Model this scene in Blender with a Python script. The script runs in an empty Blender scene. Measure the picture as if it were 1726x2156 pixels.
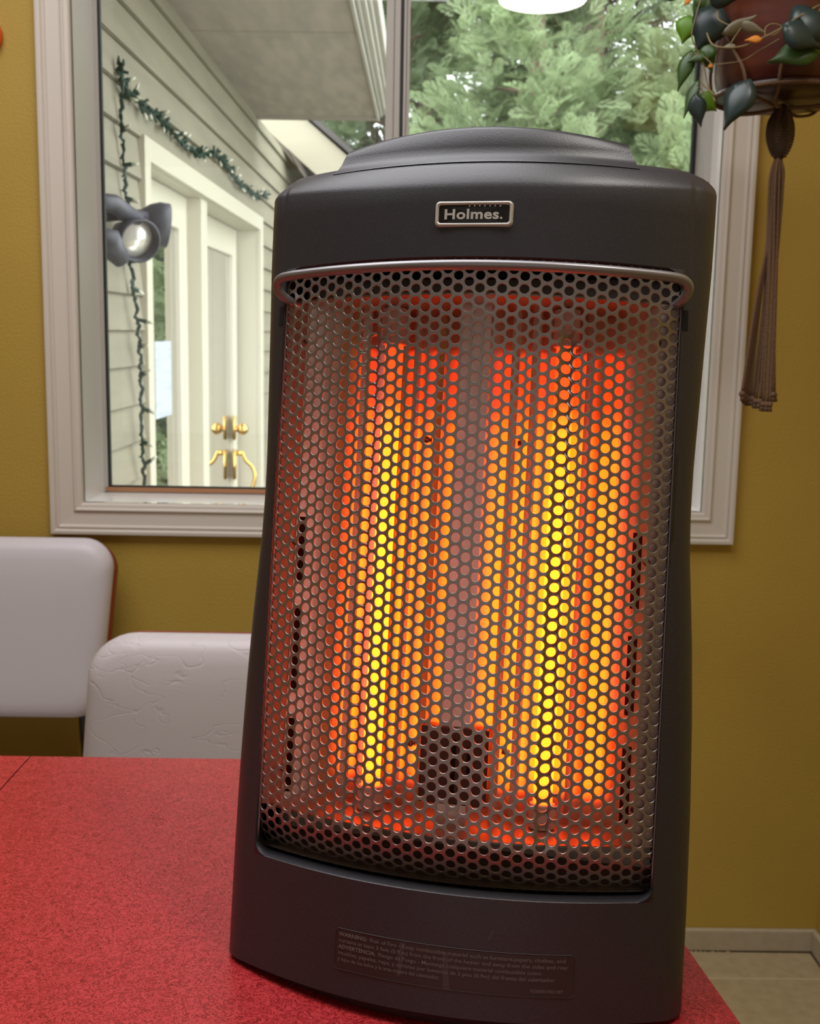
import bpy, bmesh, math, random
import numpy as np
from mathutils import Vector, Matrix, Euler

C = bpy.context.scene.collection
S = bpy.context.scene
random.seed(7)
rng = np.random.default_rng(11)

# ------------------------------------------------------------------ camera
F_PX, PITCH, ROLL, YAW = 2255.07, .14886, .01796, .01209
CAM_Z = 1.18
_cp, _sp, _cr, _sr, _cy, _sy = (math.cos(PITCH), math.sin(PITCH), math.cos(ROLL), math.sin(ROLL), math.cos(YAW), math.sin(YAW))
_R = np.array([[_cr, _sr*_sp, _sr*_cp], [-_sr, _cr*_sp, _cr*_cp], [0, _cp, -_sp]])
_M = np.array([[_cy, _sy, 0], [-_sy, _cy, 0], [0, 0, 1.]]) @ _R.T      # columns: right, up, forward
cd = bpy.data.cameras.new('camera'); cam = bpy.data.objects.new('camera', cd); C.objects.link(cam)
cam.matrix_world = Matrix(((_M[0,0], _M[0,1], -_M[0,2], 0), (_M[1,0], _M[1,1], -_M[1,2], 0), (_M[2,0], _M[2,1], -_M[2,2], CAM_Z), (0, 0, 0, 1)))
cd.sensor_fit = 'HORIZONTAL'; cd.sensor_width = 36; cd.lens = 36*F_PX/1726
cd.clip_start = .02
cd.dof.use_dof = True; cd.dof.focus_distance = .70; cd.dof.aperture_fstop = 22
S.camera = cam

def at(px, py, **k):
    """the point of the plane x=, y= or z= that the photograph shows at this pixel"""
    d = _M @ np.array([(px-863)/F_PX, (1078-py)/F_PX, 1.])
    (a, v), = k.items(); i = 'xyz'.index(a)
    o = np.array([0, 0, CAM_Z])
    return Vector(o + (v-o[i])/d[i]*d)

# ------------------------------------------------------------------ light and exposure
S.view_settings.view_transform = 'Standard'; S.view_settings.look = 'None'
S.view_settings.exposure = 0.0; S.view_settings.gamma = 1.0; S.view_settings.use_curve_mapping = False
w = bpy.data.worlds.new('overcast_sky'); S.world = w; w.use_nodes = True
WORLD = 6.3
bgn = w.node_tree.nodes['Background']; bgn.inputs[0].default_value = (.93, .97, 1, 1); bgn.inputs[1].default_value = WORLD
def area(name, loc, aim, sx, sy, power, col=(1, 1, 1)):
    l = bpy.data.lights.new(name, 'AREA'); l.shape = 'RECTANGLE'; l.size = sx; l.size_y = sy; l.energy = power; l.color = col
    o = bpy.data.objects.new(name, l); C.objects.link(o); o.location = loc
    o.rotation_euler = (Vector(aim)-Vector(loc)).to_track_quat('-Z', 'Y').to_euler(); return o
area('ceiling_fill_light', (-.45, .90, 2.38), (-.45, .90, 0), 1.2, 1.1, 23, (.97, .97, 1))  # unseen soft panel added for overhead fill, no fixture
area('rear_fill_light', (-.5, -2.42, 1.45), (-.5, 2, 1.3), 2.6, 1.6, 5.5, (1, .97, .97))  # unseen fill panel added at the closed back wall, no window there
area('small_lamp_light', (.47, .39, 2.38), (.47, .39, 0), .30, .30, 6.5, (1, .96, .92)).data.shape = 'DISK'

# ------------------------------------------------------------------ materials
def mat(name, col=(.5,)*3, rough=.5, metal=0., bump=None, vary=None, spec=.5, emit=None, coat=0, sheen=0, trans=0):
    m = bpy.data.materials.new(name); m.use_nodes = True; nt = m.node_tree; n = nt.nodes; L = nt.links
    p = n['Principled BSDF']
    p.inputs['Base Color'].default_value = (*col, 1); p.inputs['Roughness'].default_value = rough
    p.inputs['Metallic'].default_value = metal; p.inputs['Specular IOR Level'].default_value = spec
    p.inputs['Coat Weight'].default_value = coat
    if emit: p.inputs['Emission Color'].default_value = (*emit[0], 1); p.inputs['Emission Strength'].default_value = emit[1]
    tc = n.new('ShaderNodeTexCoord')
    if vary:      # (scale, second colour, low, high, detail, distortion)
        sc, c2, lo, hi = vary[:4]
        t = n.new('ShaderNodeTexNoise'); t.inputs['Scale'].default_value = sc; t.inputs['Detail'].default_value = vary[4] if len(vary) > 4 else 4
        if len(vary) > 5: t.inputs['Distortion'].default_value = vary[5]
        mp = n.new('ShaderNodeMapping'); L.new(tc.outputs['Object'], mp.inputs[0]); L.new(mp.outputs[0], t.inputs['Vector'])
        if len(vary) > 6: mp.inputs['Scale'].default_value = vary[6]
        r = n.new('ShaderNodeMapRange'); r.inputs[1].default_value = lo; r.inputs[2].default_value = hi
        L.new(t.outputs['Fac'], r.inputs[0])
        x = n.new('ShaderNodeMix'); x.data_type = 'RGBA'; x.inputs['A'].default_value = (*col, 1); x.inputs['B'].default_value = (*c2, 1)
        L.new(r.outputs[0], x.inputs['Factor']); L.new(x.outputs['Result'], p.inputs['Base Color'])
    if bump:      # (scale, strength, detail)
        t = n.new('ShaderNodeTexNoise'); t.inputs['Scale'].default_value = bump[0]; t.inputs['Detail'].default_value = bump[2] if len(bump) > 2 else 3
        L.new(tc.outputs['Object'], t.inputs['Vector'])
        b = n.new('ShaderNodeBump'); b.inputs['Strength'].default_value = bump[1]; b.inputs['Distance'].default_value = bump[3] if len(bump) > 3 else .002
        L.new(t.outputs['Fac'], b.inputs['Height']); L.new(b.outputs[0], p.inputs['Normal'])
    return m
def glass(name, tint=(1, 1, 1), r=0.0, ior=1.5, f=1.0):
    m = bpy.data.materials.new(name); m.use_nodes = True; n = m.node_tree.nodes; L = m.node_tree.links
    n.remove(n['Principled BSDF']); out = n['Material Output']
    t = n.new('ShaderNodeBsdfTransparent'); t.inputs[0].default_value = (*tint, 1)
    g = n.new('ShaderNodeBsdfGlossy'); g.inputs['Roughness'].default_value = r
    fr = n.new('ShaderNodeFresnel'); fr.inputs[0].default_value = ior
    mx = n.new('ShaderNodeMixShader'); L.new(fr.outputs[0], mx.inputs[0]); L.new(t.outputs[0], mx.inputs[1]); L.new(g.outputs[0], mx.inputs[2])
    L.new(mx.outputs[0], out.inputs[0]); return m

M = {}
M['wall'] = mat('ochre_paint', (.47, .315, .052), .6, bump=(230, .55, 4, .002), vary=(3, (.425, .28, .044), .3, .7))
M['white_room'] = mat('white_room_paint', (.66, .62, .55), .7, bump=(180, .2))
M['floor'] = mat('beige_vinyl', (.44, .36, .21), .45, bump=(60, .1), vary=(45, (.38, .30, .17), .35, .7, 6))
M['base'] = mat('beige_baseboard', (.46, .39, .28), .5, vary=(60, (.40, .33, .22), .4, .8))
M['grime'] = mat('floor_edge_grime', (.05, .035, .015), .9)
M['seam'] = mat('vinyl_seam', (.58, .48, .30), .5)
M['casing'] = mat('cream_casing_paint', (.64, .59, .52), .38)
M['jamb'] = mat('white_jamb_paint', (.95, .94, .92), .22, spec=.8)
M['sash'] = mat('grey_vinyl_sash', (.48, .46, .42), .4)
M['gasket'] = mat('black_gasket', (.008, .008, .008), .6)
M['wood'] = mat('brown_glazing_bead', (.40, .19, .085), .5, vary=(40, (.28, .12, .05), .4, .7, 4, 0, (.1, 1, 1)))
M['pane'] = glass('window_glass', (.98, .99, .98))
M['doorpane'] = glass('door_glass', (.80, .84, .82), 0, 1.55)
M['siding'] = mat('sage_siding', (0.225, 0.203, 0.142), .65, bump=(40, .3), vary=(9, (0.180, 0.165, 0.115), .35, .7, 5, 0, (1, .25, 2)))
M['lap_shade'] = mat('siding_lap_shade', (.12, .11, .07), .8)
M['soffit'] = mat('grey_plywood_soffit', (0.36, 0.305, 0.270), .8, bump=(30, .3), vary=(7, (0.259, 0.231, 0.203), .35, .7, 6, 0, (3, .6, 1)))
M['cream'] = mat('cream_door_paint', (0.462, 0.434, 0.343), .45)
M['gutter'] = mat('pale_gutter', (0.364, 0.343, 0.301), .45)
M['gutter_dark'] = mat('soffit_joint_brown', (.25, .22, .18), .6)  # grey-brown of the soffit joint strips
M['brown_board'] = mat('brown_weathered_board', (0.140, 0.108, 0.077), .8, vary=(12, (.18, .14, .10), .35, .7, 5, 0, (4, .5, 1)))
M['beige_board'] = mat('beige_fascia_paint', (0.280, 0.252, 0.182), .6)
M['roof'] = mat('dark_shingle_roof', (.06, .055, .05), .9)
M['curtain'] = mat('grey_sheer_curtain', (0.182, 0.175, 0.147), .9)
M['brass'] = mat('brass', (.70, .42, .12), .25, 1.)
M['paper'] = mat('white_paper', (0.364, 0.392, 0.434), .8, vary=(9, (0.322, 0.350, 0.399), .52, .6, 2, 0, (1, .4, 6)))
M['lampbody'] = mat('dark_grey_floodlight', (.045, .045, .06), .5)
M['lampglass'] = mat('floodlight_lens', (.75, .72, .66), .18, .35, bump=(90, .6))
M['green_wire'] = mat('green_light_wire', (.010, .038, .024), .6)
M['clearbulb'] = mat('clear_mini_bulb', (0.525, 0.525, 0.434), .2)
M['vinyl'] = mat('pearl_vinyl', (.66, .62, .66), .42, bump=(250, .08))
M['redvinyl'] = mat('red_vinyl', (.30, .035, .02), .45)
M['chrome'] = mat('dull_chrome', (.35, .33, .30), .3, 1.)
M['blackpipe'] = mat('black_chair_tube', (.012, .010, .010), .35)
M['ground'] = mat('brown_ground', (.14, .11, .07), .95, vary=(3, (.08, .12, .04), .4, .6))
M['trunk'] = mat('conifer_bark', (.12, .08, .055), .9, bump=(20, .5))
M['orange'] = mat('orange_plastic', (.75, .09, .01), .4)
M['room_white'] = mat('ceiling_paint', (.75, .72, .66), .8)

def creased_vinyl():
    m = mat('creased_pearl_vinyl', (.63, .58, .60), .42)
    n = m.node_tree.nodes; L = m.node_tree.links; p = n['Principled BSDF']
    tc = n.new('ShaderNodeTexCoord'); mp = n.new('ShaderNodeMapping'); mp.inputs['Rotation'].default_value = (0, .7, 0); mp.inputs['Scale'].default_value = (1, 1, 2.2)
    L.new(tc.outputs['Object'], mp.inputs[0])
    t = n.new('ShaderNodeTexNoise'); t.inputs['Scale'].default_value = 13; t.inputs['Detail'].default_value = 2.5; t.inputs['Distortion'].default_value = .5
    L.new(mp.outputs[0], t.inputs['Vector'])
    a = n.new('ShaderNodeMath'); a.operation = 'SUBTRACT'; a.inputs[1].default_value = .5; L.new(t.outputs['Fac'], a.inputs[0])
    b = n.new('ShaderNodeMath'); b.operation = 'ABSOLUTE'; L.new(a.outputs[0], b.inputs[0])
    r = n.new('ShaderNodeMapRange'); r.inputs[1].default_value = 0; r.inputs[2].default_value = .016; L.new(b.outputs[0], r.inputs[0])
    t2 = n.new('ShaderNodeTexNoise'); t2.inputs['Scale'].default_value = 220; L.new(tc.outputs['Object'], t2.inputs['Vector'])
    s = n.new('ShaderNodeMath'); s.operation = 'MULTIPLY_ADD'; s.inputs[1].default_value = .25; L.new(t2.outputs['Fac'], s.inputs[0]); L.new(r.outputs[0], s.inputs[2])
    bp = n.new('ShaderNodeBump'); bp.inputs['Strength'].default_value = .22; bp.inputs['Distance'].default_value = .0022
    L.new(s.outputs[0], bp.inputs['Height']); L.new(bp.outputs[0], p.inputs['Normal']); return m
M['creased'] = creased_vinyl()

def laminate():
    m = mat('red_crackle_laminate', (.40, .012, .014), .33)
    n = m.node_tree.nodes; L = m.node_tree.links; p = n['Principled BSDF']
    tc = n.new('ShaderNodeTexCoord')
    t = n.new('ShaderNodeTexNoise'); t.inputs['Scale'].default_value = 230; t.inputs['Detail'].default_value = 1.5; t.inputs['Distortion'].default_value = 1.6
    L.new(tc.outputs['Object'], t.inputs['Vector'])
    a = n.new('ShaderNodeMath'); a.operation = 'SUBTRACT'; a.inputs[1].default_value = .5; L.new(t.outputs['Fac'], a.inputs[0])
    b = n.new('ShaderNodeMath'); b.operation = 'ABSOLUTE'; L.new(a.outputs[0], b.inputs[0])
    cr = n.new('ShaderNodeValToRGB'); e = cr.color_ramp.elements
    e[0].position = 0; e[0].color = (.17, .008, .010, 1); e[1].position = .11; e[1].color = (.52, .042, .048, 1)
    k = e.new(.035); k.color = (.36, .014, .018, 1)
    L.new(b.outputs[0], cr.inputs[0]); L.new(cr.outputs[0], p.inputs['Base Color']); return m
M['laminate'] = laminate()
M['tabledge'] = mat('ribbed_metal_edge', (.45, .43, .40), .35, 1.)

# heater
M['shell'] = mat('charcoal_plastic', (.027, .027, .033), .39, bump=(900, .15, 2, .0006), spec=.55, vary=(700, (.034, .034, .040), .45, .65))
M['rear'] = mat('black_plastic', (.008, .008, .009), .45)
M['grille'] = mat('grey_steel_mesh', (.30, .27, .25), .38, .75)
M['bar'] = mat('grey_painted_wire', (.26, .25, .26), .35, .6)
M['reflector'] = mat('polished_reflector', (.80, .70, .63), .27, 1., vary=(30, (.66, .58, .52), .4, .8))
M['dullmetal'] = mat('brown_tinted_steel', (.34, .27, .22), .4, .9)
M['sidemetal'] = mat('matt_grey_steel', (.36, .30, .27), .6, .5)
M['slot'] = mat('dark_slot', (.002, .002, .002), .9)
M['badge'] = mat('brushed_badge_metal', (.62, .60, .56), .35, .3)
M['black'] = mat('black_enamel', (.006, .006, .006), .3)
M['ink'] = mat('faint_grey_ink', (.17, .16, .155), .6)
M['sticker'] = mat('clear_sticker', (.030, .026, .026), .3)
M['stickeredge'] = mat('sticker_edge', (.06, .045, .042), .5)
M['scuff_streak'] = mat('grey_scuff_streak', (.055, .050, .048), .5)
M['ceramic'] = mat('pale_ceramic', (.62, .56, .52), .4)
def quartz():
    m = mat('glowing_quartz_tube', (.6, .3, .2), .3); n = m.node_tree.nodes; L = m.node_tree.links; p = n['Principled BSDF']
    tc = n.new('ShaderNodeTexCoord'); sx = n.new('ShaderNodeSeparateXYZ'); L.new(tc.outputs['Object'], sx.inputs[0])
    cr = n.new('ShaderNodeValToRGB'); e = cr.color_ramp.elements     # the coil is cooler towards its ends
    r = n.new('ShaderNodeMapRange'); r.inputs[1].default_value = .10; r.inputs[2].default_value = .47; L.new(sx.outputs['Z'], r.inputs[0])
    e[0].position = 0; e[0].color = (.02, .001, 0, 1); e[1].position = 1; e[1].color = (.03, .001, 0, 1)
    for pos, c in ((.05, (.10, .0035, 0)), (.11, (1, .066, .0015)), (.55, (1, .072, .002)), (.74, (.85, .050, .001)), (.80, (.26, .010, .0004)), (.93, (.12, .0045, .0003)), (.965, (.05, .002, 0))):
        k = e.new(pos); k.color = (*c, 1)
    L.new(r.outputs[0], cr.inputs[0]); L.new(cr.outputs[0], p.inputs['Emission Color']); p.inputs['Emission Strength'].default_value = 13.5; return m
M['quartz'] = quartz()
# plant
M['pot'] = mat('oxblood_glaze', (.060, .012, .008), .3, bump=(25, .3), vary=(14, (.10, .024, .012), .4, .7, 4, 0, (.6, .6, 4)))
M['jute'] = mat('brown_jute', (.13, .070, .035), .9, bump=(300, .8))
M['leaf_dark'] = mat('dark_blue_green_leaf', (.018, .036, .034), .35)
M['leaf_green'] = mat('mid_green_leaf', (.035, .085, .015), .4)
M['leaf_lit'] = mat('backlit_green_leaf', (.10, .24, .012), .45)  # brighter green painted in for leaves lit from behind
M['leaf_pale'] = mat('pale_dry_leaf', (.20, .19, .13), .6)
M['leaf_orange'] = mat('withered_orange_leaf', (.62, .22, .02), .7)
M['stem'] = mat('yellow_green_stem', (.20, .15, .06), .6)

# ------------------------------------------------------------------ helpers
def tag(o, label=None, cat=None, group=None, kind=None):
    if label: o['label'] = label
    if cat: o['category'] = cat
    if group: o['group'] = group
    if kind: o['kind'] = kind
    return o
def mesh(name, verts, faces, m, parent=None, smooth=False, loc=None, mats=None, fm=None):
    me = bpy.data.meshes.new(name); me.from_pydata([tuple(v) for v in verts], [], [tuple(f) for f in faces]); me.update()
    for x in (mats or [m]): me.materials.append(x)
    if fm: me.polygons.foreach_set('material_index', fm)
    if smooth: me.polygons.foreach_set('use_smooth', [True]*len(me.polygons))
    o = bpy.data.objects.new(name, me); C.objects.link(o)
    if parent: o.parent = parent
    if loc is not None: o.location = loc
    return o
def empty(name, loc=(0, 0, 0), rz=0, **k):
    o = bpy.data.objects.new(name, None); C.objects.link(o); o.location = loc; o.rotation_euler = (0, 0, rz); o.empty_display_size = .05
    tag(o, **k); return o
class MB:
    def __init__(s): s.v = []; s.f = []
    def add(s, v, f):
        k = len(s.v); s.v += [tuple(x) for x in v]; s.f += [tuple(i+k for i in q) for q in f]; return s
    def box(s, a, b, fn=None):
        (x0, y0, z0), (x1, y1, z1) = a, b
        v = [(x, y, z) for x in (x0, x1) for y in (y0, y1) for z in (z0, z1)]
        if fn: v = [fn(*p) for p in v]
        return s.add(v, [(0, 1, 3, 2), (4, 6, 7, 5), (0, 4, 5, 1), (2, 3, 7, 6), (0, 2, 6, 4), (1, 5, 7, 3)])
    def tube(s, pts, r, n=8, cap=True):
        pts = [Vector(p) for p in pts]; rs = r if hasattr(r, '__len__') else [r]*len(pts)
        up = Vector((0, 0, 1)); v = []
        for i, p in enumerate(pts):
            t = (pts[min(i+1, len(pts)-1)]-pts[max(i-1, 0)]).normalized()
            if i == 0:
                a = t.cross(up) if abs(t.z) < .9 else t.cross(Vector((1, 0, 0)))
            else: a = a - t*a.dot(t)
            a.normalize(); b = t.cross(a)
            v += [p+(a*math.cos(2*math.pi*j/n)+b*math.sin(2*math.pi*j/n))*rs[i] for j in range(n)]
        f = [(i*n+j, i*n+(j+1) % n, (i+1)*n+(j+1) % n, (i+1)*n+j) for i in range(len(pts)-1) for j in range(n)]
        if cap: f += [tuple(range(n-1, -1, -1)), tuple((len(pts)-1)*n+j for j in range(n))]
        return s.add(v, f)
    def lathe(s, prof, n=32, c=(0, 0, 0)):
        v = [(c[0]+r*math.cos(2*math.pi*j/n), c[1]+r*math.sin(2*math.pi*j/n), c[2]+z) for r, z in prof for j in range(n)]
        return s.add(v, [(i*n+j, i*n+(j+1) % n, (i+1)*n+(j+1) % n, (i+1)*n+j) for i in range(len(prof)-1) for j in range(n)])
    def ball(s, c, r, n=8):
        return s.lathe([(r*math.sin(math.pi*i/n)+1e-5, -r*math.cos(math.pi*i/n)) for i in range(n+1)], n+2, c)
    def build(s, name, m, parent=None, smooth=False, bevel=0, **k):
        o = mesh(name, s.v, s.f, m, parent, smooth, **k)
        if bevel:
            b = o.modifiers.new('bevel', 'BEVEL'); b.width = bevel; b.segments = 2; b.limit_method = 'ANGLE'
        return o
def smooth_pts(pts, n=6):
    pts = [Vector(p) for p in pts]; out = []
    for i in range(len(pts)-1):
        p0, p1, p2, p3 = pts[max(i-1, 0)], pts[i], pts[i+1], pts[min(i+2, len(pts)-1)]
        for k in range(n):
            t = k/n; out.append(.5*((2*p1)+(p2-p0)*t+(2*p0-5*p1+4*p2-p3)*t*t+(3*p1-p0-3*p2+p3)*t**3))
    return out+[pts[-1]]

# ------------------------------------------------------------------ the room
WY = 2.0; XL, XR, YB, H = -2.2, .856, -2.5, 2.42
OX0, OX1, OZ0, OZ1 = -.588, .575, .889, 2.06          # window opening
MB().box((XL-.1, YB-.1, -.05), (XR+.1, WY+.14, 0)).build('floor', M['floor'])['kind'] = 'structure'
MB().box((XL-.1, YB-.1, H), (XR+.1, WY+.14, H+.05)).build('ceiling', M['room_white'])['kind'] = 'structure'
b = MB()
for a, c in (((XL-.1, WY, 0), (OX0, WY+.14, H)), ((OX1, WY, 0), (XR+.1, WY+.14, H)), ((OX0, WY, 0), (OX1, WY+.14, OZ0-.02)), ((OX0, WY, OZ1), (OX1, WY+.14, H))): b.box(a, c)
b.build('wall_front', M['wall'])['kind'] = 'structure'
MB().box((XL-.1, YB, 0), (XL, WY, H)).build('wall_left', M['wall'])['kind'] = 'structure'
MB().box((XR, YB, 0), (XR+.1, WY, H)).build('wall_right', M['wall'])['kind'] = 'structure'
MB().box((XL-.1, YB-.1, 0), (XR+.1, YB, H)).build('wall_back', M['white_room'])['kind'] = 'structure'
def baseboard(name, a, c, axis):
    (x0, y0), (x1, y1) = a, c
    o = MB().box((x0, y0, 0), (x1, y1, .046)).build(name, M['base'], bevel=.003); o['kind'] = 'structure'; return o
baseboard('baseboard_front', (XL, WY-.011), (XR, WY), 0)
baseboard('baseboard_right', (XR-.011, YB), (XR, WY-.011), 1)
# grime collects in the joint at the floor, a welded seam crosses the vinyl
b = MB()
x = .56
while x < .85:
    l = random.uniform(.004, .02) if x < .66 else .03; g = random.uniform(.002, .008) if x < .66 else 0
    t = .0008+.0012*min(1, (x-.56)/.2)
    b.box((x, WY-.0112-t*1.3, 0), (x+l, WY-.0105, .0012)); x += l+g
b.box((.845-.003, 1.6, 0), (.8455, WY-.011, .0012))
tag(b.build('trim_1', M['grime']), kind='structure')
tag(MB().box((.15, 1.894, -.001), (XR-.011, 1.897, .0006)).build('trim_2', M['seam']), kind='structure')

# window: casing with stepped moulding
win = empty('window_1', (0, WY, OZ0)); win['kind'] = 'structure'
def frame_sweep(prof, x0, x1, z0, z1):
    """prof: (outward distance from the opening, y) swept round the opening with mitred corners"""
    v = []; f = []; n = len(prof)
    for (sx, sz) in ((-1, -1), (1, -1), (1, 1), (-1, 1)):
        for d, y in prof: v.append(((x0-d if sx < 0 else x1+d), y, (z0-d if sz < 0 else z1+d)))
    for k in range(4):
        for i in range(n-1):
            a, c = k*n, ((k+1) % 4)*n; f.append((a+i, a+i+1, c+i+1, c+i))
    return v, f
loc = lambda v: [(x, y-WY, z-OZ0) for x, y, z in v]
prof = [(0, WY+.002), (0, WY-.010), (.003, WY-.013), (.009, WY-.014), (.0115, WY-.0165), (.014, WY-.0165), (.0165, WY-.0125), (.020, WY-.012), (.041, WY-.0135), (.0435, WY-.017), (.0465, WY-.017), (.0485, WY-.0145), (.050, WY-.018), (.053, WY-.0195), (.0585, WY-.019), (.060, WY-.017), (.060, WY)]
v, f = frame_sweep(prof, OX0, OX1, OZ0, OZ1); o = MB().add(loc(v), f).build('casing', M['casing'], win, bevel=.0008)
v, f = frame_sweep([(-.0015, WY), (-.0015, WY+.131)], OX0, OX1, OZ0, OZ1); MB().add(loc(v), f).build('jamb', M['jamb'], win)
b = MB(); t = .018
GY = WY+.13
def lbox(b, a, c): return b.box((a[0], a[1]-WY, a[2]-OZ0), (c[0], c[1]-WY, c[2]-OZ0))
fr = MB()
lbox(fr, (OX0, GY, OZ0), (OX0+.010, GY+.03, OZ1)); lbox(fr, (OX1-.014, GY-.07, OZ0), (OX1, GY+.03, OZ1))
lbox(fr, (OX0, GY, OZ0), (OX1, GY+.03, OZ0+.004)); lbox(fr, (OX0, GY, OZ1-.02), (OX1, GY+.03, OZ1))
fr.build('outer_frame', M['sash'], win, bevel=.001)
ml = MB(); lbox(ml, (-.035, GY-.006, OZ0+.004), (-.020, GY+.03, OZ1)); lbox(ml, (-.020, GY-.002, OZ0+.004), (-.0075, GY+.03, OZ1)); lbox(ml, (-.0015, GY-.008, OZ0+.004), (.0035, GY+.02, OZ1)); lbox(ml, (.0035, GY-.003, OZ0+.004), (.0105, GY+.02, OZ1))
ml.build('mullion', M['sash'], win, bevel=.0012)
gk = MB(); lbox(gk, (-.0075, GY-.003, OZ0+.004), (-.0015, GY+.03, OZ1)); lbox(gk, (.5535, GY-.004, OZ0+.004), (.561, GY+.01, OZ1)); lbox(gk, (OX0+.010, GY+.002, OZ0+.011), (OX0+.013, GY+.02, OZ1))
lbox(gk, (OX0+.010, GY+.002, OZ0+.0125), (-.035, GY+.02, OZ0+.0145))
gk.build('gasket', M['gasket'], win)
bd = MB(); lbox(bd, (OX0+.006, GY-.004, OZ0+.004), (-.035, GY+.01, OZ0+.0125)); bd.build('glazing_bead', M['wood'], win, bevel=.001)
for nm, xa, xb in (('fixed', OX0+.013, -.03), ('sliding', .009, .555)):
    pn = MB(); lbox(pn, (xa, GY+.010, OZ0+.0135), (xb, GY+.0105, OZ1-.02)); pn.build('pane', M['pane'], win)

# orange edge at the far left of the wall
o = MB().lathe([(.001, 0), (.030, 0), (.036, .004), (.036, .012), (.030, .016), (.001, .016)], 32).build('wall_ornament', M['orange'], smooth=True, loc=(-.7435, WY-.001, 1.716))
o.rotation_euler = (math.pi/2, 0, 0)
tag(o, 'bright orange round ornament on the yellow wall left of the window', 'ornament')

# ------------------------------------------------------------------ outside: the wing of the house (a along its wall, b out from it, h up)
P0 = Vector((-.75, 2.8, 1.18)); EA = Vector((.0235, 1, .0175)); EB = Vector((1, -.0235, 0))
def E(a, b, h): return P0+EA*a+EB*b+Vector((0, 0, h))
wing = empty('house_wing', (-.75, 2.8, 0), label='sage sided house wing with grey soffit seen through the left pane', cat='building')
wl = lambda p: (p[0]+.75, p[1]-2.8, p[2])
def ebox(mb, a, c, L=wl): return mb.box(a, c, lambda x, y, z: L(E(x, y, z)))
DA0, DA1, DH = .345, 2.47, .545
lap = [1.043, .985, .885, .78, .676, .573, .458, .350, .245, .138, .041, -.057, -.164, -.268, -.372, -.476, -.58, -.70, -.82, -.94, -1.06]
sd = MB(); gp = MB()
for i in range(len(lap)-1):
    h1, h0 = lap[i], lap[i+1]
    for (a0, a1) in (((-.62, DA0), (DA1, 4.6)) if h1 < DH+.06 else ((-.62, 4.6),)):
        q = [(a0, -.06, h0), (a1, -.06, h0), (a1, -.06, h1), (a0, -.06, h1), (a0, .012, h0), (a1, .012, h0), (a1, .000, h1), (a0, .000, h1)]
        sd.add([wl(E(*p)) for p in q], [(3, 2, 1, 0), (4, 5, 6, 7), (0, 1, 5, 4), (3, 7, 6, 2), (0, 4, 7, 3), (1, 2, 6, 5)])
        ebox(gp, (a0, 0, h0-.0035), (a1, .0065, h0+.0005))  # dark strip painted in as the shadow line under each lap
sd.build('siding', M['siding'], wing); gp.build('siding_lap_shade', M['lap_shade'], wing)
sf = MB(); ebox(sf, (-.62, -.06, 1.040), (2.48, .575, 1.06)); sf.build('soffit', M['soffit'], wing)
js = MB(); je = MB(); ebox(je, (1.02, 0.0, 1.0385), (1.026, .565, 1.041)); ebox(js, (2.45, -.02, 1.025), (2.48, .575, 1.041)); js.build('soffit_joint', M['gutter_dark'], wing); je.build('soffit_joint', M['gutter_dark'], wing)
gt = MB()
for k, (b0, b1, h0, h1) in enumerate(((.565, .578, 1.030, 1.18), (.580, .592, 1.045, 1.18), (.592, .610, 1.055, 1.18), (.610, .624, 1.075, 1.18), (.624, .642, 1.095, 1.18))): ebox(gt, (-.62, b0, h0), (2.5-.01*k, b1, h1))
gt.build('gutter', M['gutter'], wing, bevel=.003)
rf = MB(); ebox(rf, (-.62, -1.5, 1.18), (2.5, .62, 1.20)); rf.build('roof', M['roof'], wing)
# farther roof: raking fascia with its weathered underside
def slab(mb, prof, y0, y1):
    v = [wl((x, y, z)) for y in (y0, y1) for x, z in prof]; n = len(prof)
    mb.add(v, [tuple(range(n)), tuple(range(2*n-1, n-1, -1))]+[(i, (i+1) % n, n+(i+1) % n, n+i) for i in range(n)])
s1 = MB(); slab(s1, [(-1.15, 2.70), (-.788, 2.41), (-.55, 2.203), (-.10, 1.83), (-.10, 2.04), (-.29, 2.235), (-.55, 2.45), (-1.15, 2.93)], 6.2, 6.24); s1.build('rake_fascia', M['beige_board'], wing)
s2 = MB(); slab(s2, [(-1.15, 2.74), (-.55, 2.235), (-.10, 1.865), (-.10, 1.90), (-.55, 2.27), (-1.15, 2.78)], 6.24, 8.2)
for k in range(9): slab(s2, [(-1.0+.1*k, 2.607-.0835*k), (-.985+.1*k, 2.594-.0835*k), (-.985+.1*k, 2.62-.0835*k), (-1.0+.1*k, 2.635-.0835*k)], 6.24, 8.2)
s2.build('porch_underside', M['brown_board'], wing)
s3 = MB(); slab(s3, [(-1.15, 2.95), (-.55, 2.465), (-.285, 2.25), (-.10, 2.06), (-.08, 2.08), (-.27, 2.275), (-.54, 2.495), (-1.15, 2.98)], 6.17, 8.2); s3.build('rake_edge', M['roof'], wing)
# ground
tag(MB().box((-12, 2.3, -.5), (14, 22, -.35)).build('ground', M['ground']), kind='structure')

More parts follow.
